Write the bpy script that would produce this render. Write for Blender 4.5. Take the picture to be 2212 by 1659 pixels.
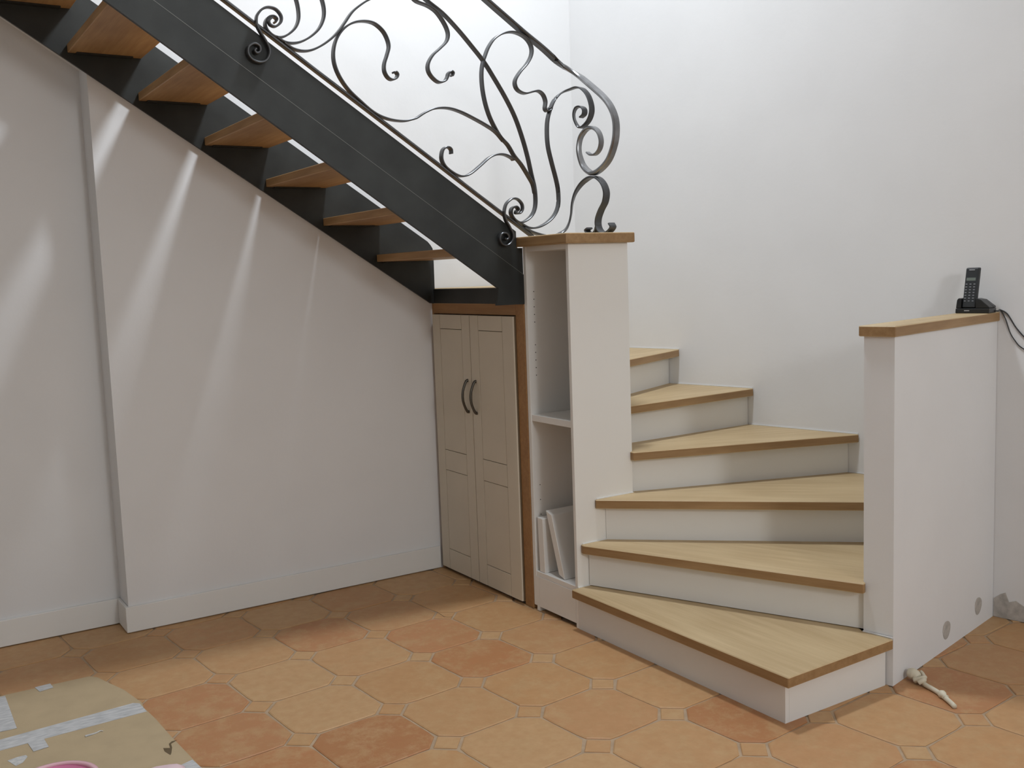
import bpy, bmesh, math, random
from mathutils import Vector, Matrix
for o in list(bpy.data.objects): bpy.data.objects.remove(o)
scene = bpy.context.scene
COL = scene.collection
R = math.radians

# ------------------------------------------------------------------ camera
CAM = Vector((-2.434, -4.536, 1.5))
YAW, PITCH, ROLL, FPX = R(57.454), R(6.164), R(-2.042), 2178.2
fw = Vector((math.cos(PITCH)*math.cos(YAW), math.cos(PITCH)*math.sin(YAW), -math.sin(PITCH)))
rt0 = Vector((math.sin(YAW), -math.cos(YAW), 0))
up0 = rt0.cross(fw)
rt = rt0*math.cos(ROLL) + up0*math.sin(ROLL)
up = -rt0*math.sin(ROLL) + up0*math.cos(ROLL)
cd = bpy.data.cameras.new('camera'); cam = bpy.data.objects.new('camera', cd); COL.objects.link(cam)
cd.sensor_fit = 'HORIZONTAL'; cd.sensor_width = 36; cd.lens = 36*FPX/2212
cd.clip_start = .05; cd.clip_end = 60
m = Matrix((rt, up, -fw)).transposed().to_4x4(); m.translation = CAM; cam.matrix_world = m
scene.camera = cam

# ------------------------------------------------------------------ light and exposure
scene.view_settings.view_transform = 'Standard'; scene.view_settings.look = 'None'
scene.view_settings.gamma = 1; scene.view_settings.use_curve_mapping = False
scene.view_settings.exposure = 0.82
w = bpy.data.worlds.new('world'); scene.world = w; w.use_nodes = True
w.node_tree.nodes['Background'].inputs[0].default_value = (.9, .93, 1, 1)
w.node_tree.nodes['Background'].inputs[1].default_value = .0
def lamp(name, loc, power, col, radius):
    l = bpy.data.lights.new(name, 'POINT'); l.energy = power; l.color = col; l.shadow_soft_size = radius
    o = bpy.data.objects.new(name, l); o.location = loc; COL.objects.link(o); return o
sl = bpy.data.lights.new('stairwell_lamp', 'AREA'); sl.shape = 'DISK'; sl.size = .38; sl.energy = 52; sl.color = (.86, .93, 1)
slo = bpy.data.objects.new('stairwell_lamp', sl); slo.location = (-.10, -1.38, 4.65); slo.rotation_euler = Vector((-.34, .30, -.89)).to_track_quat('-Z', 'Y').to_euler(); COL.objects.link(slo)   # round pendant lamp over the stairwell
lamp('room_lamp', (-.80, -7.6, 2.8), 95, (.945, .975, 1), .30)             # lights the room from behind the viewer

# ------------------------------------------------------------------ helpers
def _org(v): return Vector([(min(p[i] for p in v)+max(p[i] for p in v))/2 if i < 2 else min(p[2] for p in v) for i in range(3)])
WL = {}
def link(name, me, mat, parent, org, rotz=0, smooth=False):
    o = bpy.data.objects.new(name, me); COL.objects.link(o)
    if mat is not None and not me.materials: me.materials.append(mat)
    if smooth:
        for p in me.polygons: p.use_smooth = True
    pw = WL.get(parent.name, Vector((0,0,0))) if parent else Vector((0,0,0))
    if parent: o.parent = parent
    o.location = org - pw; o.rotation_euler = (0,0,rotz); WL[o.name] = org.copy()
    return o
def mesh(name, V, F, mat, parent=None, rotz=0, org=None, smooth=False, bevel=0, segs=1):
    V = [Vector(v) for v in V]; org = Vector(org) if org is not None else _org(V)
    Ri = Matrix.Rotation(-rotz, 3, 'Z')
    me = bpy.data.meshes.new(name); me.from_pydata([Ri @ (v-org) for v in V], [], F); me.validate()
    bm = bmesh.new(); bm.from_mesh(me); bmesh.ops.recalc_face_normals(bm, faces=bm.faces)
    if bevel:
        ed = [e for e in bm.edges if len(e.link_faces) == 2 and e.calc_face_angle(0) > .6]
        bmesh.ops.bevel(bm, geom=ed, offset=bevel, segments=segs, affect='EDGES', profile=.5)
    bm.to_mesh(me); bm.free()
    return link(name, me, mat, parent, org, rotz, smooth)
def box(name, x0, x1, y0, y1, z0, z1, mat, parent=None, bevel=0, segs=1, **k):
    V = [(x,y,z) for z in (z0,z1) for x,y in ((x0,y0),(x1,y0),(x1,y1),(x0,y1))]
    F = [(3,2,1,0),(4,5,6,7),(0,1,5,4),(1,2,6,5),(2,3,7,6),(3,0,4,7)]
    return mesh(name, V, F, mat, parent, bevel=bevel, segs=segs, **k)
def prism(name, poly, z0, z1, mat, parent=None, bevel=0, **k):
    n = len(poly)
    V = [(x,y,z0) for x,y in poly]+[(x,y,z1) for x,y in poly]
    F = [tuple(range(n))[::-1], tuple(range(n,2*n))]+[(i,(i+1)%n,n+(i+1)%n,n+i) for i in range(n)]
    return mesh(name, V, F, mat, parent, bevel=bevel, **k)
def slab(name, poly, axis, a0, a1, mat, parent=None, bevel=0, **k):
    """polygon in a vertical plane, pushed through along x or y"""
    n = len(poly)
    P = (lambda u,z,a: (u,a,z)) if axis == 'y' else (lambda u,z,a: (a,u,z))
    V = [P(u,z,a0) for u,z in poly]+[P(u,z,a1) for u,z in poly]
    F = [tuple(range(n))[::-1], tuple(range(n,2*n))]+[(i,(i+1)%n,n+(i+1)%n,n+i) for i in range(n)]
    return mesh(name, V, F, mat, parent, bevel=bevel, **k)
def wallstrip(name, a, b, th, z0, z1, mat, parent=None, bevel=0, **k):
    """upright board from a to b (plan points), thickness th to the left of a->b"""
    a = Vector(a); b = Vector(b); d = (b-a).normalized(); n = Vector((-d.y, d.x))*th
    return prism(name, [tuple(a),tuple(b),tuple(b+n),tuple(a+n)], z0, z1, mat, parent, bevel, **k)
def spline(P, sub=6):
    P = [Vector(p) for p in P]; out = []
    Q = [P[0]*2-P[1]]+P+[P[-1]*2-P[-2]]
    for i in range(1, len(Q)-2):
        for j in range(sub):
            t = j/sub; a,b,c,d = Q[i-1:i+3]
            out.append(.5*((2*b)+(c-a)*t+(2*a-5*b+4*c-d)*t*t+(3*b-a-3*c+d)*t**3))
    return out+[P[-1]]
def tube(name, P, r, mat, parent=None, n=8, sub=5, prof=None, **k):
    """round (or profiled radius) tube along 3-D points"""
    S = spline(P, sub) if sub else [Vector(p) for p in P]
    V = []; F = []; N = len(S); u = None
    for i,s in enumerate(S):
        t = (S[min(i+1,N-1)]-S[max(i-1,0)]).normalized()
        if u is None: u = t.orthogonal().normalized()
        u = (u-t*u.dot(t)).normalized(); v = t.cross(u)
        rr = r*(prof(i/(N-1)) if prof else 1)
        for q in range(n):
            a = 2*math.pi*q/n; V.append(s+(u*math.cos(a)+v*math.sin(a))*rr)
    for i in range(N-1):
        for q in range(n):
            F.append((i*n+q, i*n+(q+1)%n, (i+1)*n+(q+1)%n, (i+1)*n+q))
    F += [tuple(range(n))[::-1], tuple(range((N-1)*n, N*n))]
    return mesh(name, V, F, mat, parent, smooth=True, **k)
def thing(name, loc, label, cat, group=None):
    o = bpy.data.objects.new(name, None); COL.objects.link(o); o.location = loc; o.empty_display_size = .1
    WL[o.name] = Vector(loc); return tag(o, label, cat, group)
def tag(o, label, cat=None, group=None, kind=None):
    o['label'] = label
    if cat: o['category'] = cat
    if group: o['group'] = group
    if kind: o['kind'] = kind
    return o
def struct(o, label): return tag(o, label, kind='structure')

# ------------------------------------------------------------------ materials
def mat(name, col, rough=.6, metal=0, var=0, vscale=8, bump=0, bscale=60, dark=None, stretch=(1,1,1), detail=4, spec=.5, seam=0):
    M = bpy.data.materials.new(name); M.use_nodes = True; nt = M.node_tree; N = nt.nodes; L = nt.links
    b = N['Principled BSDF']; b.inputs['Roughness'].default_value = rough; b.inputs['Metallic'].default_value = metal
    b.inputs['Specular IOR Level'].default_value = spec
    b.inputs['Base Color'].default_value = (*col, 1)
    tc = N.new('ShaderNodeTexCoord'); mp = N.new('ShaderNodeMapping'); mp.inputs['Scale'].default_value = stretch
    L.new(tc.outputs['Object'], mp.inputs['Vector'])
    if var:
        n = N.new('ShaderNodeTexNoise'); n.inputs['Scale'].default_value = vscale; n.inputs['Detail'].default_value = detail
        L.new(mp.outputs[0], n.inputs['Vector'])
        r = N.new('ShaderNodeMapRange'); r.inputs[1].default_value = .3; r.inputs[2].default_value = .7
        L.new(n.outputs['Fac'], r.inputs[0])
        mx = N.new('ShaderNodeMix'); mx.data_type = 'RGBA'
        d = dark if dark else tuple(c*(1-var) for c in col)
        mx.inputs['A'].default_value = (*d, 1); mx.inputs['B'].default_value = (*col, 1)
        L.new(r.outputs[0], mx.inputs['Factor']); L.new(mx.outputs['Result'], b.inputs['Base Color'])
    if bump:
        n2 = N.new('ShaderNodeTexNoise'); n2.inputs['Scale'].default_value = bscale; n2.inputs['Detail'].default_value = 5
        L.new(mp.outputs[0], n2.inputs['Vector'])
        bp = N.new('ShaderNodeBump'); bp.inputs['Strength'].default_value = bump; bp.inputs['Distance'].default_value = .004
        L.new(n2.outputs['Fac'], bp.inputs['Height']); L.new(bp.outputs[0], b.inputs['Normal'])
    return M
def wood(name, c1, c2, sc=1.0, rough=.5):
    """grain runs along local x"""
    M = bpy.data.materials.new(name); M.use_nodes = True; nt = M.node_tree; N = nt.nodes; L = nt.links
    b = N['Principled BSDF']; b.inputs['Roughness'].default_value = rough; b.inputs['Specular IOR Level'].default_value = .35
    tc = N.new('ShaderNodeTexCoord')
    def noise(s, scale, det):
        mp = N.new('ShaderNodeMapping'); mp.inputs['Scale'].default_value = s; L.new(tc.outputs['Object'], mp.inputs['Vector'])
        n = N.new('ShaderNodeTexNoise'); n.inputs['Scale'].default_value = scale*sc; n.inputs['Detail'].default_value = det
        L.new(mp.outputs[0], n.inputs['Vector']); return n.outputs['Fac']
    a = noise((.9, 13, 13), 3, 5); c = noise((1.4, 4, 4), 1.5, 2); f = noise((4, 90, 90), 2, 2)
    m1 = N.new('ShaderNodeMath'); m1.operation = 'ADD'; L.new(a, m1.inputs[0]); L.new(c, m1.inputs[1])
    m2 = N.new('ShaderNodeMath'); m2.operation = 'MULTIPLY_ADD'; L.new(f, m2.inputs[0]); m2.inputs[1].default_value = .35; L.new(m1.outputs[0], m2.inputs[2])
    r = N.new('ShaderNodeMapRange'); r.inputs[1].default_value = .85; r.inputs[2].default_value = 1.5; L.new(m2.outputs[0], r.inputs[0])
    mx = N.new('ShaderNodeMix'); mx.data_type = 'RGBA'; mx.inputs['A'].default_value = (*c1,1); mx.inputs['B'].default_value = (*c2,1)
    L.new(r.outputs[0], mx.inputs['Factor']); L.new(mx.outputs['Result'], b.inputs['Base Color'])
    bp = N.new('ShaderNodeBump'); bp.inputs['Strength'].default_value = .12; bp.inputs['Distance'].default_value = .002
    L.new(f, bp.inputs['Height']); L.new(bp.outputs[0], b.inputs['Normal'])
    return M
def terracotta():
    M = bpy.data.materials.new('terracotta'); M.use_nodes = True; nt = M.node_tree; N = nt.nodes; L = nt.links
    b = N['Principled BSDF']; b.inputs['Roughness'].default_value = .5; b.inputs['Specular IOR Level'].default_value = .3
    oi = N.new('ShaderNodeObjectInfo'); tc = N.new('ShaderNodeTexCoord')
    ad = N.new('ShaderNodeVectorMath'); ad.operation = 'MULTIPLY_ADD'; ad.inputs[1].default_value = (37,53,11)
    L.new(oi.outputs['Random'], ad.inputs[0]); L.new(tc.outputs['Object'], ad.inputs[2])
    def noise(sc, det, lo, hi, ro=.6):
        n = N.new('ShaderNodeTexNoise'); n.inputs['Scale'].default_value = sc; n.inputs['Detail'].default_value = det; n.inputs['Roughness'].default_value = ro
        L.new(ad.outputs[0], n.inputs['Vector']); r = N.new('ShaderNodeMapRange'); r.inputs[1].default_value = lo; r.inputs[2].default_value = hi
        L.new(n.outputs['Fac'], r.inputs[0]); return r.outputs[0], n.outputs['Fac']
    f1,_ = noise(9, 8, .46, .60, .8); f2, h = noise(26, 5, .35, .7)
    def mix(fac, A, B, k=1, blend='MIX'):
        mx = N.new('ShaderNodeMix'); mx.data_type = 'RGBA'; mx.blend_type = blend
        if k != 1:
            mm = N.new('ShaderNodeMath'); mm.operation = 'MULTIPLY'; mm.inputs[1].default_value = k; L.new(fac, mm.inputs[0]); fac = mm.outputs[0]
        L.new(fac, mx.inputs['Factor'])
        for s,v in (('A',A),('B',B)):
            if isinstance(v, tuple): mx.inputs[s].default_value = (*v,1)
            else: L.new(v, mx.inputs[s])
        return mx.outputs['Result']
    c = mix(f1, oi.outputs['Color'], (.53,.345,.175), .6)
    c = mix(f2, c, (.42,.22,.09), .42)
    L.new(c, b.inputs['Base Color'])
    bp = N.new('ShaderNodeBump'); bp.inputs['Strength'].default_value = .15; bp.inputs['Distance'].default_value = .003
    L.new(h, bp.inputs['Height']); L.new(bp.outputs[0], b.inputs['Normal'])
    return M

PLASTER = mat('white_plaster', (.80,.80,.80), .85, var=.035, vscale=3, bump=.12, bscale=45, spec=.2)
PLASTER2 = mat('grey_plaster', (.58,.545,.50), .9, var=.35, vscale=30, bump=.4, bscale=70, spec=.1)
WHITE = mat('white_paint', (.81,.80,.77), .55, var=.02, vscale=5, spec=.3)
MELAMINE = mat('white_melamine', (.86,.845,.81), .45, spec=.35)
OAK = wood('oak_tread', (.47,.335,.18), (.60,.455,.265))
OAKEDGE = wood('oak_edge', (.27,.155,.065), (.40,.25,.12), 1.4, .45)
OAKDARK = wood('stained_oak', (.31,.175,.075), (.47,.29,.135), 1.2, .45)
FRAMEWOOD = wood('frame_wood', (.30,.15,.06), (.40,.22,.09), 1.5, .55)
STEEL = mat('raw_steel', (.042,.045,.043), .5, .35, var=.5, vscale=5, bump=.05, stretch=(1,1,1), detail=6)
STEELEDGE = mat('ground_steel', (.22,.22,.20), .4, .6)
IRON = mat('forged_iron', (.12,.122,.126), .36, .75, var=.3, vscale=14, bump=.06)
IRONB = mat('brushed_iron', (.30,.30,.305), .3, .9, var=.3, vscale=20)
DOOR = mat('greige_lacquer', (.70,.63,.51), .55, var=.04, vscale=6, spec=.3)
GROOVE = mat('door_groove', (.16,.11,.06), .8)
PEWTER = mat('dark_pewter', (.11,.10,.085), .4, .8)
DARK = mat('dark_interior', (.05,.04,.03), .9)
GROUT = mat('grout', (.50,.36,.235), .9, var=.25, vscale=20)
TERRA = terracotta()
BLACK = mat('black_plastic', (.012,.013,.014), .35, spec=.5)
BLACK2 = mat('black_satin', (.022,.024,.026), .5, spec=.4)
LCD = mat('grey_screen', (.16,.19,.17), .25)
KEY = mat('key_legend', (.24,.245,.26), .5)
SILVER = mat('silver_print', (.55,.56,.58), .4, .3)
CABLE = mat('cream_cable', (.70,.64,.50), .6)
CORDM = mat('grey_cord', (.03,.03,.032), .5)
CARD = mat('cardboard', (.50,.385,.235), .85, var=.10, vscale=9, bump=.1, bscale=120)
CARDIN = mat('torn_cardboard', (.13,.09,.045), .9)
TAPE = mat('printed_tape', (.66,.66,.66), .35, var=.5, vscale=22, dark=(.42,.43,.44), stretch=(1,3.5,1))
PAPER = mat('paper_scrap', (.68,.66,.62), .7, var=.3, vscale=60, dark=(.45,.46,.47))
PINK = mat('pink_plastic', (.62,.19,.33), .4)
PINKRIM = mat('pale_pink', (.75,.45,.50), .45)
PALEPINK = mat('blush_fabric', (.80,.60,.64), .8)
CAULK = mat('white_caulk', (.84,.84,.83), .5)

# ------------------------------------------------------------------ setting
QD = Vector((-.21239, .97718)); PD = Vector((.97718, .21239)); NN = Vector((-.21239, .97718))
HC = Vector((1.456, -2.14))
def wx(y): return HC.x - (y-HC.y)*.21735          # x of the back wall at y
CEIL = 5.0; YB = -8.6; XL = -7.0; YW = .085
struct(box('wall_left', -1.57, wx(YW)+.15, YW, YW+.15, 0, CEIL, PLASTER), 'white plastered wall rising behind the steel stairs')
struct(box('wall_recess', XL, -1.57, .165, .235, 0, CEIL, PLASTER), 'white wall set back at the far left of the photo')
SL = .6545                                            # slope of the flight (rise over run)
struct(slab('wall_understair', [(-1.57,0),(.0,0),(.0,1.5),(-.02,1.55),(-1.57,1.55+1.55*SL)], 'y', 0, YW, PLASTER), 'white wall under the steel stairs ending in a vertical edge')
struct(prism('wall_back', [(wx(YW+.2),YW+.2),(wx(YB),YB),(wx(YB)+.15,YB),(wx(YW+.2)+.15,YW+.2)], 0, CEIL, PLASTER), 'large white wall behind the winding steps and the telephone')
struct(box('wall_front', XL, wx(YB), YB-.15, YB, 0, CEIL, PLASTER), 'white wall behind the viewer')
struct(box('wall_side', XL-.15, XL, YB, .165, 0, CEIL, PLASTER), 'white wall far to the left')
struct(box('ceiling', XL-.15, 3.2, YB-.15, .4, CEIL, CEIL+.1, PLASTER), 'white ceiling high above the stairwell')
bb = box('baseboard_left', -1.585, -.022, -.013, -.0005, .004, .118, WHITE, bevel=.002); struct(bb, 'cream baseboard under the stairs')
struct(box('baseboard_recess', XL+.01, -1.572, .15, .1645, .004, .118, WHITE, bevel=.002), 'cream baseboard at the foot of the set-back wall')
struct(box('baseboard_return', -1.585, -1.5705, -.0005, .15, .004, .118, WHITE, bevel=.002), 'short cream baseboard turning the wall edge')
def onw(s, z, d=0): q = HC-QD*s-PD*d; return (q.x,q.y,z)          # point on the back wall, s metres right of the half wall
_t = [(.004,.002),(.40,.002),(.40,.05),(.33,.07),(.25,.052),(.18,.078),(.122,.068),(.091,.085),(.064,.074),(.049,.112),(.027,.100),(.004,.080)]
struct(mesh('trim_1', [onw(s,z,.0) for s,z in _t]+[onw(s,z,.0025) for s,z in _t], [tuple(range(12)),tuple(range(12,24))]+[(i,(i+1)%12,12+(i+1)%12,12+i) for i in range(12)], PLASTER2), 'rough grey unpainted plaster low on the wall right of the half wall')
struct(slab('wall_light_block', [(-1.5702,2.43),(-1.5702,2.62),(-2.9,1.60+2.9*.6602),(-2.9,1.42+2.9*.6535)], 'y', .0, .1648, PLASTER), 'sloping filler strip added behind the stair stringer to keep light off the recess')  # added filler hidden by the stringer, blocks lamp light leaking onto the recess wall

# floor: grout bed with octagonal terracotta tiles and small square insets
floor = box('floor', XL-.1, 3.2, YB-.1, .3, -.06, -.004, GROUT, org=(0,0,-.06))
struct(floor, 'terracotta tiled floor')
LA, LB, LO = Vector((.0318,-.3430)), Vector((.3440,.0319)), Vector((-.305,-1.3534))
ang = math.atan2(LB.y, LB.x)
def tile_mesh(poly, inset=.005, drop=.0022):
    n = len(poly); c = Vector((0,0))
    V = [(x,y,-.004) for x,y in poly]+[(x,y,-drop) for x,y in poly]
    V += [((Vector((x,y))*(1-inset/Vector((x,y)).length))).to_3d() for x,y in poly]
    F = [tuple(range(2*n,3*n))]
    for k in (0,n): F += [(k+i,k+(i+1)%n,k+n+(i+1)%n,k+n+i) for i in range(n)]
    me = bpy.data.meshes.new('tile'); me.from_pydata([tuple(v) for v in V], [], F); me.materials.append(TERRA)
    return me
PIT = .345; g = .0035; hs = .040
def octo(jit):
    h = PIT/2-g; q = PIT/2*math.sqrt(2)-hs-2*g*1.1       # diagonal distance to the cut corner
    c = q*math.sqrt(2)-h; P = []
    for a in range(4):                                   # slightly bellied sides, soft corners
        ca, sa = (1,0,-1,0)[a], (0,1,0,-1)[a]
        for (x,y) in ((h-.003,-c),(h,-c*.6),(h,c*.6),(h-.003,c)):
            x += random.uniform(-jit,jit); y += random.uniform(-jit,jit)
            P.append((ca*x-sa*y, sa*x+ca*y))
    return P
random.seed(4)
OCT = [tile_mesh(octo(.0018)) for _ in range(6)]
def cab(j):
    r = hs*math.sqrt(2); return [((r+random.uniform(-j,j))*math.cos(a*math.pi/2), (r+random.uniform(-j,j))*math.sin(a*math.pi/2)) for a in range(4)]
SQ = [tile_mesh(cab(.003), .004) for _ in range(4)]
SAND = [(.53,.305,.145),(.51,.285,.13),(.54,.33,.165),(.52,.285,.135)]
RED = [(.45,.20,.085),(.47,.22,.10),(.43,.188,.078)]
reds = {(-1,-1):0,(-2,-1):1,(0,-3):2,(2,0):0,(-2,-4):1,(-1,-4):1,(-3,-2):1,(3,2):1,(1,3):0,(2,3):1}
sands = {(-1,-2),(0,0),(0,-1),(1,-2),(2,-1),(1,-1),(-2,-2),(0,-2),(1,0),(-1,-3),(-2,-3)}
def inroom(P): return P.x > -3.6 and P.y > -4.6 and P.x < 1.95 and P.y < (.36 if P.x < -1.35 else .17)
def place(me, P, col, rz, name='tile'):
    o = bpy.data.objects.new(name, me); COL.objects.link(o); o.parent = floor
    o.location = Vector((P.x,P.y,0))-Vector((0,0,-.06)); o.rotation_euler = (0,0,rz); o.color = (*col,1)
for i in range(-7, 12):
    for j in range(-12, 9):
        P = LO+LA*(i+.5)+LB*(j+.5)
        inside = P.x > .19 and P.y > -1.95        # hidden below the steps
        if inroom(P) and not inside and P.x < wx(P.y)+.17:
            if (i,j) in reds: c = RED[reds[(i,j)]]
            elif (i,j) in sands: c = random.choice(SAND)
            else: c = random.choice(SAND+SAND+RED[:1])
            k = random.uniform(.95,1.05); place(random.choice(OCT), P, [x*k for x in c], ang+random.choice((0,1,2,3))*math.pi/2)
        P = LO+LA*i+LB*j
        inside = P.x > .07 and P.y > -2.0
        if inroom(P) and not inside and P.x < wx(P.y)+.05 and P.y < (.22 if P.x < -1.5 else .05):
            c = random.choice(SAND); place(random.choice(SQ), P, c, ang+random.uniform(-.03,.03), 'tile_inset')

_c = [(-.379,-.585),(-.375,-.615),(-.375,-.64),(-.377,-.665),(-.379,-.690),(-.368,-.703),(-.350,-.713)]
_V = [(x-w,y,.0004) for (x,y),w in zip(_c,(.0003,.001,.0017,.0014,.002,.0012,.0003))]+[(x+.0008,y+.0012,.0004) for x,y in _c]
mesh('tile_crack', _V, [(i,i+1,8+i,7+i) for i in range(6)], DARK, floor)['label'] = 'thin dark crack in a tile'

# ------------------------------------------------------------------ winding oak steps
H = .1809; TH = .037
st = thing('winder_staircase', (.3,-1.7,0), 'white winding steps with pale oak treads rising beside the back wall', 'stairs')
F_ = HC-PD*.953+NN*.11                                    # front left corner of the half wall
G_ = HC-PD*.953
def hw(t): return tuple(F_+PD*t)
TREADS = [
 [(-.033,-1.182),(-.031,-2.362),(.514,-2.351),(F_.x-.004,F_.y-.002),(.52,-2.20),(.075,-1.19),(.075,-1.182)],
 [(.022,-1.182),(.018,-1.20),(.478,-2.254),(.496,-2.248),hw(.003),hw(.66),(.175,-1.19),(.175,-1.182)],
 [(.104,-1.182),(.098,-1.192),(1.075,-2.113),hw(.94),(wx(-1.50)-.004,-1.50),(.33,-1.155),(.312,-1.155),(.312,-1.182)],
 [(.312,-1.16),(.300,-1.182),(.296,-1.206),(wx(-1.562)-.004,-1.562),(wx(-.99)-.004,-.985),(.312,-1.0)],
 [(.312,-1.083),(wx(-1.03)-.004,-1.027),(wx(-.52)-.004,-.52),(.312,-.89)],
 [(.312,-.966),(wx(-.60)-.004,-.598),(wx(.08)-.004,.08),(.78,.08),(.312,-.85)],
 [(.312,-.885),(.76,.08),(.43,.08),(.312,-.83)],
 [(.02,-.838),(.312,-.838),(.44,.08),(.02,.08)]]
for k,poly in enumerate(TREADS):
    a,b = (poly[0],poly[1]) if k in (0,4,5,6) else ((poly[1],poly[2]) if k < 3 else (poly[2],poly[3]))
    rz = math.atan2(b[1]-a[1], b[0]-a[0]); z = H*(k+1)-(.003 if k == 0 else 0)
    t = prism('tread', poly, z-TH, z, OAK, st, rotz=rz, org=(a[0],a[1],z-TH), bevel=.003)
    t.data.materials.append(OAKEDGE)
    for f in t.data.polygons:
        if abs(f.normal.z) < .5: f.material_index = 1
RISERS = [((.0,-1.182),(.0,-2.32)),((.059,-1.187),(.517,-2.228)),((.156,-1.185),(1.14,-2.094)),((.313,-1.161),(wx(-1.51)-.003,-1.509)),
          ((.313,-1.01),(wx(-.994)-.003,-.994)),((.313,-.9015),(wx(-.53)-.003,-.532)),((.313,-.86),(.80,.08)),((.30,-.838),(.45,.08))]
for k,(a,b) in enumerate(RISERS):
    wallstrip('riser', a, b, .018, (H*k if k else .0), H*(k+1)-TH-(.003 if k == 0 else 0), WHITE, st)
box('riser', .0185, .512, -2.32, -2.302, 0, H-TH-.003, WHITE, st)
# thin caulk beads where treads meet plaster
def bead(a, b, z, r=.0035):
    a = Vector(a); b = Vector(b); wallstrip('caulk_bead', a, b, r, z, z+r, CAULK, st)
for k,(y0,y1) in {2:(-2.0,-1.515),3:(-1.555,-1.0),4:(-1.02,-.54),5:(-.595,.05)}.items():
    bead((wx(y0)-.0005,y0),(wx(y1)-.0005,y1), H*(k+1))
bead((.52,-2.345),(F_.x-.003,F_.y), H-.003)
bead((.07,-1.1825),(.0,-1.1825), H-.003); bead((.17,-1.1825),(.03,-1.1825), 2*H); bead((.31,-1.1825),(.11,-1.1825), 3*H)

# ------------------------------------------------------------------ half wall with oak coping
hf = thing('half_wall', (1.0,-2.2,0), 'low white partition wall with an oak coping beside the bottom steps', 'partition')
prism('body', [tuple(G_),tuple(HC-PD*.002),tuple(HC-PD*.002+NN*.11),tuple(F_)], 0, 1.244, PLASTER, hf, rotz=math.atan2(PD.y,PD.x))
A_ = G_-PD*.014-NN*.010; B_ = HC-PD*.002-NN*.010; C_ = HC-PD*.002+NN*.124; D_ = F_-PD*.014+NN*.014
cp = prism('coping', [tuple(A_),tuple(B_),tuple(C_),tuple(D_)], 1.244, 1.281, OAK, hf, rotz=math.atan2(PD.y,PD.x), org=(A_.x,A_.y,1.244), bevel=.003)
cp.data.materials.append(OAKEDGE)
for f in cp.data.polygons:
    if abs(f.normal.z) < .5: f.material_index = 1
for s,zc in ((.467,.077),(.787,.089)):
    c = G_+PD*s; n = 20; V = []
    for d in (0,-.0012):
        for i in range(n):
            a = 2*math.pi*i/n; rr = .036*(1+.05*math.sin(3*a+s)); q = c+PD*(rr*math.cos(a))+NN*(d); V.append((q.x,q.y,zc+rr*math.sin(a)))
    mesh('filler_patch', V, [tuple(range(n)),tuple(range(n,2*n))]+[(i,(i+1)%n,n+(i+1)%n,n+i) for i in range(n)], PLASTER2, hf)['label'] = 'round grey-brown filler patch'

# ------------------------------------------------------------------ shelf column
sc = thing('shelf_column', (.15,-1.01,0), 'tall white open shelf column with an oak top between cupboard and steps', 'shelf unit')
X1 = .31
box('side_panel', 0, X1, -.868, -.846, .02, 1.619, MELAMINE, sc, bevel=.001)
box('side_panel', 0, X1, -1.182, -1.164, 0, 1.619, MELAMINE, sc, bevel=.001)
box('back_panel', X1-.012, X1, -1.164, -.868, .02, 1.619, MELAMINE, sc)
box('shelf', .004, X1-.013, -1.1635, -.8685, .858, .886, MELAMINE, sc, bevel=.001)
box('bottom_shelf', .002, X1-.013, -1.1635, -.8685, .158, .18, MELAMINE, sc, bevel=.001)
box('top_panel', .004, X1-.013, -1.1635, -.8685, 1.598, 1.619, MELAMINE, sc)
box('plinth_board', 0, .018, -1.1635, -.89, .02, .157, MELAMINE, sc)
box('plinth_foot', 0, .04, -.889, -.8685, 0, .157, MELAMINE, sc)
cp = box('top_board', -.03, .328, -1.212, -.835, 1.6195, 1.6615, OAK, sc, bevel=.005, segs=2, rotz=math.pi/2)
cp.data.materials.append(OAKEDGE)
for f in cp.data.polygons:
    if abs(f.normal.z) < .5: f.material_index = 1
for x in (.036, .27):
    for z in [1.425-.0333*i for i in range(5)]+[1.192-.0335*i for i in range(5)]+[.567,.5,.433,.366,.299]:
        n = 8; V = [(x+.0024*math.cos(2*math.pi*i/n), y, z+.0024*math.sin(2*math.pi*i/n)) for y in (-.8681,-.8686) for i in range(n)]
        mesh('peg_hole', V, [tuple(range(n)),tuple(range(n,2*n))]+[(i,(i+1)%n,n+(i+1)%n,n+i) for i in range(n)], DARK, sc)
# loose boards standing in the lower compartment
def board(name, x0, x1, yb, th, h, tilt, label):
    c, s = math.cos(tilt), math.sin(tilt); V = []
    for x in (x0,x1):
        for (a,b) in ((0,0),(-th,0),(-th,h),(0,h)): V.append((x, yb+a*c+b*s, .1805+max(0,th*s)+b*c+a*s))
    o = mesh(name, V, [(0,1,2,3),(7,6,5,4),(0,4,5,1),(1,5,6,2),(2,6,7,3),(3,7,4,0)], MELAMINE, bevel=.002)
    return tag(o, label, 'board')
board('shelf_board', .006, .27, -.889, .042, .245, .03, 'shorter upright white shelf board at the left in the lower compartment')
board('shelf_board', .016, .27, -1.022, .046, .285, .31, 'taller white shelf board leaning against the shorter one')

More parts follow.
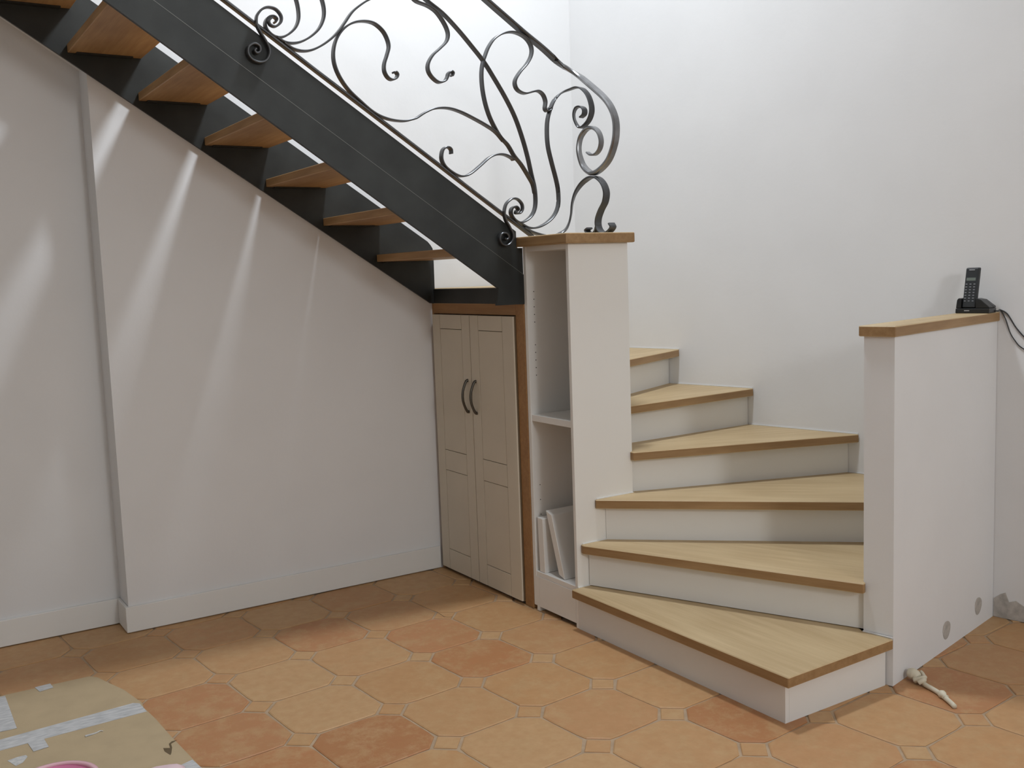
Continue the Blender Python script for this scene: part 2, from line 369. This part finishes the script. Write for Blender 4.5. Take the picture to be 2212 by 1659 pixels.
# ------------------------------------------------------------------ cupboard under the stairs
cu = thing('cupboard', (.0,-.42,0), 'greige two-door cupboard in a brown wooden frame under the stairs', 'cupboard')
def vwood(n, *a): return box(n, *a, FRAMEWOOD, cu, bevel=.001)
def beam(n, x0,x1,y0,y1,z0,z1):
    # grain follows the long side: build along local x
    if z1-z0 > y1-y0:
        o = box(n, x0,x1,y0,y1,z0,z1, FRAMEWOOD, cu, bevel=.001)
    else: o = box(n, x0,x1,y0,y1,z0,z1, FRAMEWOOD, cu, bevel=.001, rotz=math.pi/2)
    return o
beam('frame_post', -.004,.03,-.018,-.0005,.002,1.371)
beam('frame_post', -.004,.03,-.8445,-.778,.002,1.371)
beam('frame_rail', -.004,.03,-.7775,-.0185,1.3215,1.371)
box('carcass_back', .285,.297,-.84,-.001,.02,1.37, DARK, cu); box('carcass_bottom', .031,.284,-.84,-.001,.02,.04, DARK, cu)
box('plinth', .006,.02,-.777,-.019,.0,.016, DARK, cu)
ZS = [.016,.122,.532,.636,1.247,1.318]
def door(y1, y0, ga, gb, hy):
    d = box('door', -.010,.004, y0+.0012, y1-.0012, .016, 1.318, GROOVE, cu); d['label'] = 'greige panelled cupboard door'
    e = .0014
    def bit(n,a,b,z0,z1,prd): box(n, -.018+prd, -.0101, b+e, a-e, z0+e, z1-e, DOOR, d, bevel=.0007)
    bit('stile', y1-.0012, ga, .016, 1.318, 0); bit('stile', gb, y0+.0012, .016, 1.318, 0)
    bit('rail', ga, gb, ZS[0], ZS[1], 0); bit('panel', ga, gb, ZS[1], ZS[2], .0008); bit('rail', ga, gb, ZS[2], ZS[3], 0)
    bit('panel', ga, gb, ZS[3], ZS[4], .0008); bit('rail', ga, gb, ZS[4], ZS[5], 0)
    zc, hh = .928, .076
    P = [(-.018,hy,zc+hh),(-.026,hy,zc+hh*.98),(-.037,hy,zc+hh*.72),(-.047,hy,zc+hh*.35),(-.050,hy,zc),(-.047,hy,zc-hh*.35),(-.037,hy,zc-hh*.72),(-.026,hy,zc-hh*.98),(-.018,hy,zc-hh)]
    hd = tube('handle', P, .0066, PEWTER, d, n=8, sub=4, prof=lambda t: 1.25 if t < .05 or t > .95 else 1.0)
    hd['label'] = 'dark bowed metal handle'
    return d
door(-.022,-.392,-.100,-.314,-.356); door(-.392,-.776,-.470,-.682,-.432)

# ------------------------------------------------------------------ steel flight
fl = thing('steel_staircase', (-.9,-.42,1.37), 'black steel staircase flight with open oak treads above the cupboard', 'stairs')
def zl(x): return 1.359-.672*x           # lower edge of the near stringer
def zm(x): return 1.499-.662*x           # weld line
def zu(x): return 1.6665-.6598*x         # upper edge
XE = -2.9
slab('stringer', [(0.0,1.372),(.0,1.6155),(-.0305,1.6155),(-.0305,zu(-.0305)),(XE,zu(XE)),(XE,zl(XE)),(-.131,zl(-.131)),(-.131,1.447),(-.14,1.372)], 'y', -.845, -.829, STEEL, fl)['label'] = 'near stringer of raw dark steel'
slab('stringer_flange', [(.0,1.499),(XE,zm(XE)),(XE,zl(XE)-.001),(-.131,zl(-.131)-.001),(-.131,1.4465),(-.14,1.3722),(.0,1.3722)], 'y', -.8485, -.8452, STEEL, fl)
slab('weld_line', [(-.0,1.5005),(XE,zm(XE)+.0015),(XE,zm(XE)),(-.0,1.499)], 'y', -.8487, -.8454, STEELEDGE, fl)
def fzl(x): return 1.362-.6535*x
def fzu(x): return 1.672-.6602*x
slab('stringer', [(.008,1.372),(.010,1.625),(.006,1.648),(-.006,1.666),(-.02,1.6815),(XE,fzu(XE)),(XE,fzl(XE)),(-.017,1.373)], 'y', -.014, -.0008, STEEL, fl)['label'] = 'wall stringer of raw dark steel'
slab('cross_beam', [(-.8285,1.372),(-.8285,1.443),(-.0145,1.443),(-.0145,1.372)], 'x', .0005, .012, STEEL, fl)
for k in range(9):
    x = -.305-.267*k; z = 1.622+.1755*k
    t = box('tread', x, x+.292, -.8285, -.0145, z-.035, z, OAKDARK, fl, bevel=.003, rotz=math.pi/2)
for k in range(9):
    x = -.305-.267*k; z = 1.622+.1755*k
    box('tread_bracket', x+.03, x+.25, -.0485, -.015, z-.041, z-.0353, STEEL, fl)

# ------------------------------------------------------------------ forged railing
Y0, XA, RA = -.84, .20, .09
def surf(s):
    if s <= XA: return Vector((s,Y0)), Vector((0,-1))
    a = (s-XA)/RA
    if a <= math.pi/2:
        n = Vector((math.sin(a), math.cos(a))); return Vector((XA,Y0-RA))+n*RA, n
    return Vector((XA+RA, Y0-RA-(s-XA-RA*math.pi/2))), Vector((1,0))
def bar(name, pts, w, t, mat_, parent, dy=0, sub=6, taper=None, rnd=.0012):
    S = spline([Vector((a,b)) for a,b in pts], sub); N = len(S); V = []; F = []
    c = min(w,t)*.28
    for i,s in enumerate(S):
        d = (S[min(i+1,N-1)]-S[max(i-1,0)]).normalized(); e = Vector((-d.y,d.x))
        kw, kt = taper(i/(N-1)) if taper else (1,1)
        ww, tt = w*kw/2, t*kt/2; cc = min(c, ww*.6, tt*.6)
        for (a,b) in ((ww-cc,tt),(ww,tt-cc),(ww,-tt+cc),(ww-cc,-tt),(-ww+cc,-tt),(-ww,-tt+cc),(-ww,tt-cc),(-ww+cc,tt)):
            q = s+e*b; p, n = surf(q.x); p = p+n*a; V.append((p.x,p.y+dy,q.y))
    for i in range(N-1):
        for q in range(8): F.append((i*8+q,i*8+(q+1)%8,(i+1)*8+(q+1)%8,(i+1)*8+q))
    F += [tuple(range(8)), tuple(range((N-1)*8,N*8))]
    o = mesh(name, V, F, mat_, parent)
    return o
RAIL = {
    'clip_top': [(-1.08,2.469),(-1.09,2.457),(-1.086,2.443),(-1.066,2.439),(-1.045,2.457),(-1.043,2.48),(-1.062,2.501),(-1.09,2.505),(-1.114,2.495),(-1.133,2.473),(-1.138,2.452),(-1.136,2.434),(-1.123,2.409),(-1.106,2.381),(-1.096,2.359),(-1.096,2.337),(-1.11,2.314),(-1.134,2.305),(-1.161,2.312),(-1.176,2.332),(-1.173,2.356),(-1.151,2.37),(-1.132,2.362),(-1.131,2.345),(-1.143,2.337),(-1.151,2.345),(-1.145,2.353)],
    'bar_a': [(-1.06,2.458),(-1.052,2.471),(-1.063,2.48),(-1.082,2.476),(-1.095,2.459),(-1.096,2.439),(-1.085,2.421),(-1.064,2.408),(-1.036,2.408),(-1.007,2.423),(-0.981,2.448),(-0.967,2.478),(-0.965,2.512),(-0.971,2.549),(-0.983,2.582),(-1.0,2.606)],
    'bar_b': [(-1.06,2.408),(-1.029,2.392),(-0.997,2.39),(-0.963,2.398),(-0.925,2.419),(-0.889,2.451),(-0.868,2.488),(-0.862,2.523),(-0.868,2.561),(-0.883,2.598),(-0.908,2.629)],
    'bar_c': [(-1.029,2.388),(-0.998,2.371),(-0.961,2.365),(-0.923,2.371),(-0.88,2.392),(-0.836,2.424),(-0.804,2.456),(-0.781,2.485),(-0.748,2.528),(-0.711,2.559),(-0.67,2.585),(-0.615,2.609),(-0.55,2.623),(-0.495,2.619),(-0.463,2.6),(-0.416,2.589),(-0.379,2.571),(-0.351,2.541),(-0.331,2.508),(-0.326,2.481),(-0.336,2.455),(-0.367,2.426),(-0.402,2.396),(-0.424,2.361),(-0.424,2.332),(-0.406,2.307),(-0.378,2.291),(-0.351,2.298),(-0.338,2.314),(-0.331,2.331),(-0.318,2.339),(-0.31,2.333),(-0.315,2.321)],
    'bar_d': [(-0.581,2.315),(-0.571,2.317),(-0.564,2.307),(-0.572,2.293),(-0.591,2.286),(-0.609,2.295),(-0.621,2.317),(-0.62,2.345),(-0.607,2.379),(-0.597,2.412),(-0.603,2.443),(-0.622,2.473),(-0.657,2.496),(-0.701,2.5),(-0.746,2.489),(-0.786,2.463),(-0.816,2.425),(-0.832,2.379),(-0.832,2.332),(-0.814,2.283),(-0.778,2.234),(-0.731,2.194),(-0.689,2.162),(-0.649,2.142),(-0.599,2.13),(-0.544,2.128),(-0.501,2.138),(-0.486,2.144),(-0.447,2.167),(-0.398,2.186),(-0.339,2.19),(-0.28,2.178),(-0.211,2.152),(-0.15,2.125),(-0.11,2.102),(-0.075,2.068)],
    'stem_a': [(-0.576,2.725),(-0.506,2.666),(-0.415,2.608),(-0.345,2.566),(-0.275,2.507),(-0.212,2.446),(-0.159,2.391),(-0.11,2.326),(-0.056,2.248),(-0.012,2.171),(0.022,2.085),(0.046,2.006),(0.063,1.932),(0.077,1.874),(0.08,1.815),(0.07,1.774),(0.044,1.744),(0.002,1.725),(-0.03,1.735),(-0.049,1.76),(-0.046,1.784),(-0.025,1.793),(-0.013,1.782),(-0.023,1.773)],
    'stem_b': [(0.077,1.851),(0.069,1.887),(0.053,1.914),(0.012,1.971),(-0.024,2.009),(-0.054,2.052),(-0.09,2.085),(-0.119,2.127),(-0.143,2.173),(-0.161,2.228),(-0.171,2.287),(-0.172,2.343),(-0.164,2.386),(-0.153,2.413),(-0.133,2.453),(-0.101,2.491),(-0.055,2.516),(-0.008,2.525),(0.035,2.517),(0.066,2.499),(0.084,2.47),(0.081,2.436),(0.057,2.399),(0.02,2.362),(-0.005,2.327),(-0.005,2.301),(0.012,2.282),(0.044,2.274),(0.079,2.283),(0.112,2.289),(0.137,2.275),(0.149,2.247),(0.145,2.218),(0.154,2.206),(0.169,2.21),(0.176,2.218),(0.169,2.222)],
    'twig': [(-0.333,2.006),(-0.334,2.023),(-0.345,2.032),(-0.363,2.03),(-0.376,2.015),(-0.38,1.985),(-0.369,1.959),(-0.346,1.939),(-0.312,1.921),(-0.282,1.916),(-0.247,1.927),(-0.199,1.96),(-0.151,1.996),(-0.109,2.011),(-0.072,2.011),(-0.04,2.0),(-0.027,1.99)],
    'bar_e': [(-0.009,1.725),(0.034,1.704),(0.078,1.702),(0.129,1.72),(0.175,1.754),(0.2,1.798),(0.204,1.853),(0.195,1.907),(0.173,1.984),(0.156,2.051),(0.152,2.11),(0.157,2.167),(0.173,2.213),(0.195,2.254),(0.232,2.287),(0.269,2.301),(0.303,2.307),(0.339,2.294),(0.375,2.262),(0.396,2.219),(0.396,2.184),(0.374,2.154),(0.332,2.134),(0.307,2.137),(0.289,2.167),(0.286,2.197),(0.298,2.22),(0.323,2.222),(0.345,2.207),(0.344,2.187),(0.322,2.176)],
    'clip_bottom': [(-0.037,1.772),(-0.04,1.763),(-0.019,1.764),(-0.005,1.781),(-0.008,1.804),(-0.03,1.823),(-0.057,1.824),(-0.083,1.807),(-0.095,1.785),(-0.099,1.759),(-0.092,1.732),(-0.073,1.701),(-0.06,1.67),(-0.067,1.644),(-0.092,1.627),(-0.118,1.634),(-0.128,1.657),(-0.116,1.677),(-0.095,1.678),(-0.083,1.664),(-0.092,1.652),(-0.103,1.657)],
    'foot_bar': [(0.012,1.702),(0.05,1.685),(0.088,1.674),(0.132,1.666),(0.172,1.666),(0.206,1.676),(0.235,1.694),(0.251,1.723),(0.26,1.76),(0.267,1.81),(0.284,1.855),(0.317,1.891),(0.36,1.909),(0.397,1.912),(0.434,1.902),(0.468,1.875),(0.485,1.838),(0.476,1.799),(0.447,1.766),(0.425,1.731),(0.423,1.7),(0.441,1.675),(0.472,1.664),(0.505,1.673),(0.524,1.689),(0.513,1.705)],
    'foot_curl': [(0.424,1.704),(0.411,1.678),(0.387,1.668),(0.356,1.673),(0.342,1.685),(0.359,1.693)],
    'handrail': [(-0.828,3.086),(-0.5,2.876),(-0.136,2.643),(-0.044,2.585),(0.049,2.527),(0.153,2.466),(0.244,2.402)],
    'volute': [(0.244,2.402),(0.263,2.391),(0.285,2.376),(0.322,2.35),(0.407,2.292),(0.481,2.238),(0.529,2.19),(0.557,2.138),(0.562,2.086),(0.548,2.032),(0.51,1.975),(0.454,1.941),(0.398,1.927),(0.357,1.942),(0.325,1.97),(0.307,2.017),(0.306,2.058),(0.32,2.096),(0.355,2.12),(0.399,2.122),(0.44,2.099),(0.458,2.06),(0.448,2.026),(0.418,2.007),(0.385,2.008),(0.36,2.021)],
    'bottom_rail': [(-1.526,2.702),(-1.246,2.519),(-0.894,2.287),(-0.492,2.024),(-0.217,1.842),(0.058,1.664)],
}
rl = thing('stair_railing', (.0,Y0,1.665), 'forged iron scrollwork railing with curled handrail end above the black stringer', 'railing')
bar('handrail', [(-2.9,4.40)]+RAIL['handrail'][:-1]+[(.244,2.402)], .040, .014, IRON, rl)
bar('volute', RAIL['volute'], .034, .018, IRONB, rl, taper=lambda t: (1,1) if t < .55 else (1-.35*(t-.55)/.45, 1-.6*(t-.55)/.45))['label'] = 'polished curled end of the handrail'
bar('bottom_rail', [(-2.9,3.61)]+RAIL['bottom_rail'], .026, .012, IRON, rl, sub=2)
for k in ('bar_a','bar_b','bar_c','bar_d','stem_a','stem_b','twig','bar_e'):
    bar('scroll_bar', RAIL[k], .029, .0072, IRON, rl)
bar('scroll_bar', RAIL['foot_bar'], .036, .009, IRON, rl); bar('scroll_bar', RAIL['foot_curl'], .034, .008, IRON, rl)
for k in ('clip_top','clip_bottom'):
    S = RAIL[k]
    V = bar('scroll_clip', S, .022, .0078, IRON, rl, dy=-.0225)

# ------------------------------------------------------------------ telephone on the half wall
E1 = -NN                                               # to the viewer's right
PB = HC-PD*.075+NN*.053; ZC = 1.2815
def ph(u, v, z): q = PB+E1*u+PD*v; return (q.x,q.y,ZC+z)
ba = thing('phone_cradle', (PB.x,PB.y,ZC), 'black cordless phone cradle on the oak coping', 'phone base')
def ploft(name, secs, mat_, parent, bevel=0):
    n = len(secs[0]); V = [p for s in secs for p in s]; F = []
    for k in range(len(secs)-1): F += [(k*n+i,k*n+(i+1)%n,(k+1)*n+(i+1)%n,(k+1)*n+i) for i in range(n)]
    F += [tuple(range(n))[::-1], tuple(range((len(secs)-1)*n,len(secs)*n))]
    return mesh(name, V, F, mat_, parent, bevel=bevel, segs=2)
def pblock(name, prof_, v0, v1): return ploft(name, [[ph(u,v0,z) for u,z in prof_],[ph(u,v1,z) for u,z in prof_]], BLACK, ba, bevel=.0025)
pblock('cradle_tray', [(-.066,.0),(.066,.0),(.067,.0195),(-.065,.0195)], -.058, .020)
pblock('cradle_back', [(-.065,.02),(.066,.02),(.066,.026),(.030,.054),(.010,.058),(-.050,.058),(-.060,.052)], -.010, .020)
pblock('cradle_horn', [(-.065,.02),(-.044,.02),(-.044,.057),(-.048,.061),(-.056,.060),(-.061,.052)], -.055, -.0105)
pblock('cradle_horn', [(.0125,.02),(.066,.02),(.066,.025),(.032,.055),(.0125,.060)], -.055, -.0105)
ploft('badge', [[ph(-.030,-.0590,.009),ph(-.010,-.0590,.009),ph(-.010,-.0590,.012),ph(-.030,-.0590,.012)],[ph(-.030,-.0575,.009),ph(-.010,-.0575,.009),ph(-.010,-.0575,.012),ph(-.030,-.0575,.012)]], SILVER, ba)['label'] = 'small silver lettering'
hs_ = thing('phone_handset', ph(-.016,-.03,.03), 'black cordless telephone handset standing in its cradle', 'telephone')
LEAN = math.tan(R(14))
def hp(u, w, d): return ph(-.016+u, -.052+w*LEAN+d, .022+w)   # u across, w up the handset, d into it
def hbox(name, u0,u1,w0,w1,d0,d1, mat_, bevel=0):
    return ploft(name, [[hp(u0,w0,d0),hp(u1,w0,d0),hp(u1,w0,d1),hp(u0,w0,d1)],[hp(u0,w1,d0),hp(u1,w1,d0),hp(u1,w1,d1),hp(u0,w1,d1)]], mat_, hs_, bevel)
hbox('handset_body', -.026,.026,0,.160,0,.026, BLACK2, .005)
hbox('earpiece', -.012,.010,.150,.1526,-.0012,.001, SILVER)
hbox('screen', -.019,.017,.108,.120,-.0010,.001, LCD)
for r_ in range(7):
    for c_ in range(3):
        u = -.017+.0155*c_; wv = .095-.0112*r_
        hbox('key', u-.0035,u+.0035,wv-.0022,wv+.0012,-.0010,.001, KEY)
cw = lambda dy,z: (wx(HC.y+dy)-.006, HC.y+dy, z)
tube('cord', [ph(.067,.012,.006),ph(.072,.03,.006),cw(-.012,1.289),cw(-.04,1.272),cw(-.075,1.215),cw(-.12,1.165),cw(-.2,1.10)], .0028, CORDM, ba, n=6)
tube('cord', [ph(.067,.004,.006),ph(.073,.022,.005),cw(-.014,1.286),cw(-.032,1.255),cw(-.05,1.20),cw(-.07,1.165),cw(-.095,1.137),cw(-.16,1.10)], .0024, CORDM, ba, n=6)

# ------------------------------------------------------------------ cable end on the floor
cb = thing('cable_end', (.6,-2.42,0), 'cream knotted cable end lying at the foot of the half wall', 'cable')
tube('cable', [(.618,-2.332,.024),(.624,-2.350,.022),(.622,-2.375,.016),(.606,-2.415,.010),(.598,-2.445,.009),(.585,-2.482,.009),(.566,-2.518,.009),(.545,-2.556,.009),(.530,-2.580,.008)], .0085, CABLE, cb, n=10)
tube('wrapped_end', [(.6165,-2.337,.026),(.621,-2.350,.026),(.623,-2.362,.024),(.621,-2.377,.018)], .019, CABLE, cb, n=10, prof=lambda t: .75+.35*math.sin(t*3.1))
tube('knot', [(.604,-2.372,.012),(.612,-2.393,.022),(.626,-2.398,.026),(.640,-2.388,.020),(.652,-2.372,.026),(.655,-2.362,.030)], .010, CABLE, cb, n=8, prof=lambda t: 1.1-.6*t)
tube('knot', [(.596,-2.395,.012),(.606,-2.405,.022),(.618,-2.402,.020),(.622,-2.392,.012)], .009, CABLE, cb, n=8)
tube('tape_wrap', [(.580,-2.494,.011),(.571,-2.510,.013),(.562,-2.527,.012)], .0135, CABLE, cb, n=9, prof=lambda t: .85+.25*math.sin(6*t))

# ------------------------------------------------------------------ cardboard on the floor
ca = thing('cardboard_sheet', (-2.0,-1.0,0), 'flattened brown cardboard box with white tape on the tiled floor', 'cardboard')
prism('flap', [(-2.7,-.418),(-1.815,-.437),(-1.792,-.470),(-1.770,-.548),(-1.735,-.66),(-1.708,-.82),(-1.71,-.868),(-2.7,-.892)], .001, .006, CARD, ca)
prism('flap', [(-2.7,-.896),(-1.712,-.872),(-1.700,-1.0),(-1.691,-1.179),(-1.672,-1.436),(-1.655,-1.66),(-2.7,-1.7)], .001, .0065, CARD, ca)
def patch(name, poly, m_, z=.0068): return prism(name, poly, z, z+.0006, m_, ca)
patch('tape', [(-2.7,-.885),(-2.172,-.845),(-1.735,-.812),(-1.716,-.83),(-1.711,-.918),(-2.181,-.936),(-2.7,-.965)], TAPE)['label'] = 'white printed packing tape along the seam'
patch('tape', [(-2.01,-.425),(-1.955,-.421),(-1.951,-.471),(-2.0,-.482)], TAPE)
patch('tape', [(-2.22,-.44),(-2.113,-.443),(-2.113,-.781),(-2.165,-.777),(-2.22,-.79)], TAPE)
patch('tape', [(-2.098,-.935),(-2.048,-.929),(-2.044,-1.007),(-2.091,-1.013)], TAPE, .0075)
patch('tape', [(-1.732,-1.408),(-1.679,-1.389),(-1.672,-1.45),(-1.665,-1.52),(-1.72,-1.53)], TAPE)
patch('paper_scrap', [(-2.170,-1.030),(-2.14,-1.022),(-2.115,-1.024),(-2.112,-1.04),(-2.13,-1.075),(-2.152,-1.088)], PAPER)
patch('torn_hole', [(-1.682,-1.216),(-1.70,-1.216),(-1.712,-1.229),(-1.716,-1.262),(-1.735,-1.249),(-1.737,-1.275),(-1.728,-1.312),(-1.722,-1.30),(-1.710,-1.262),(-1.706,-1.232)], CARDIN)['label'] = 'dark tear in the cardboard'
sg = tube('thread', [(-1.93,-.999,.0085),(-1.915,-.999,.009),(-1.895,-.995,.0085),(-1.880,-.988,.009),(-1.872,-.994,.0085)], .0022, PAPER, None, n=6, prof=lambda t: 1.8-1.2*t)
tag(sg, 'short white scrap of thread on the cardboard below the tape', 'thread')
# pink bowl and pale pink cloth, mostly below the frame
def lathe(name, prof_, c, mat_, parent, n=40):
    V = []; F = []
    for r_,z in prof_:
        for i in range(n): a = 2*math.pi*i/n; V.append((c[0]+r_*math.cos(a), c[1]+r_*math.sin(a), c[2]+z))
    for k in range(len(prof_)-1):
        for i in range(n): F.append((k*n+i,k*n+(i+1)%n,(k+1)*n+(i+1)%n,(k+1)*n+i))
    return mesh(name, V, F, mat_, parent, smooth=True)
bw = thing('plastic_bowl', (-2.085,-1.408,.007), 'pink plastic bowl on the cardboard, cut by the bottom of the photo', 'bowl')
lathe('bowl_body', [(.0,.0),(.07,.0),(.078,.004),(.118,.06),(.114,.06),(.074,.007),(.0,.006)], (-2.085,-1.408,.007), PINK, bw)
lathe('rim', [(.118,.058),(.126,.060),(.127,.064),(.118,.066),(.113,.063),(.113,.058)], (-2.085,-1.408,.007), PINKRIM, bw)
random.seed(9)
n = 22; V = []
for k,(rr,z) in enumerate(((1,.0),(1.03,.012),(.8,.028),(.4,.036))):
    for i in range(n):
        a = 2*math.pi*i/n; q = .095*rr*(1+.10*math.sin(3*a+.6)+.05*math.sin(7*a)); V.append((-1.825+q*math.cos(a), -1.475+q*.9*math.sin(a), .0075+z*(1+.2*math.sin(2*a+k))))
V.append((-1.825,-1.475,.046)); F = [tuple(range(n))[::-1]]
for k in range(3): F += [(k*n+i,k*n+(i+1)%n,(k+1)*n+(i+1)%n,(k+1)*n+i) for i in range(n)]
F += [(3*n+i,3*n+(i+1)%n,4*n) for i in range(n)]
tag(mesh('crumpled_cloth', V, F, PALEPINK, smooth=True), 'pale pink crumpled cloth on the cardboard corner at the bottom edge', 'cloth')
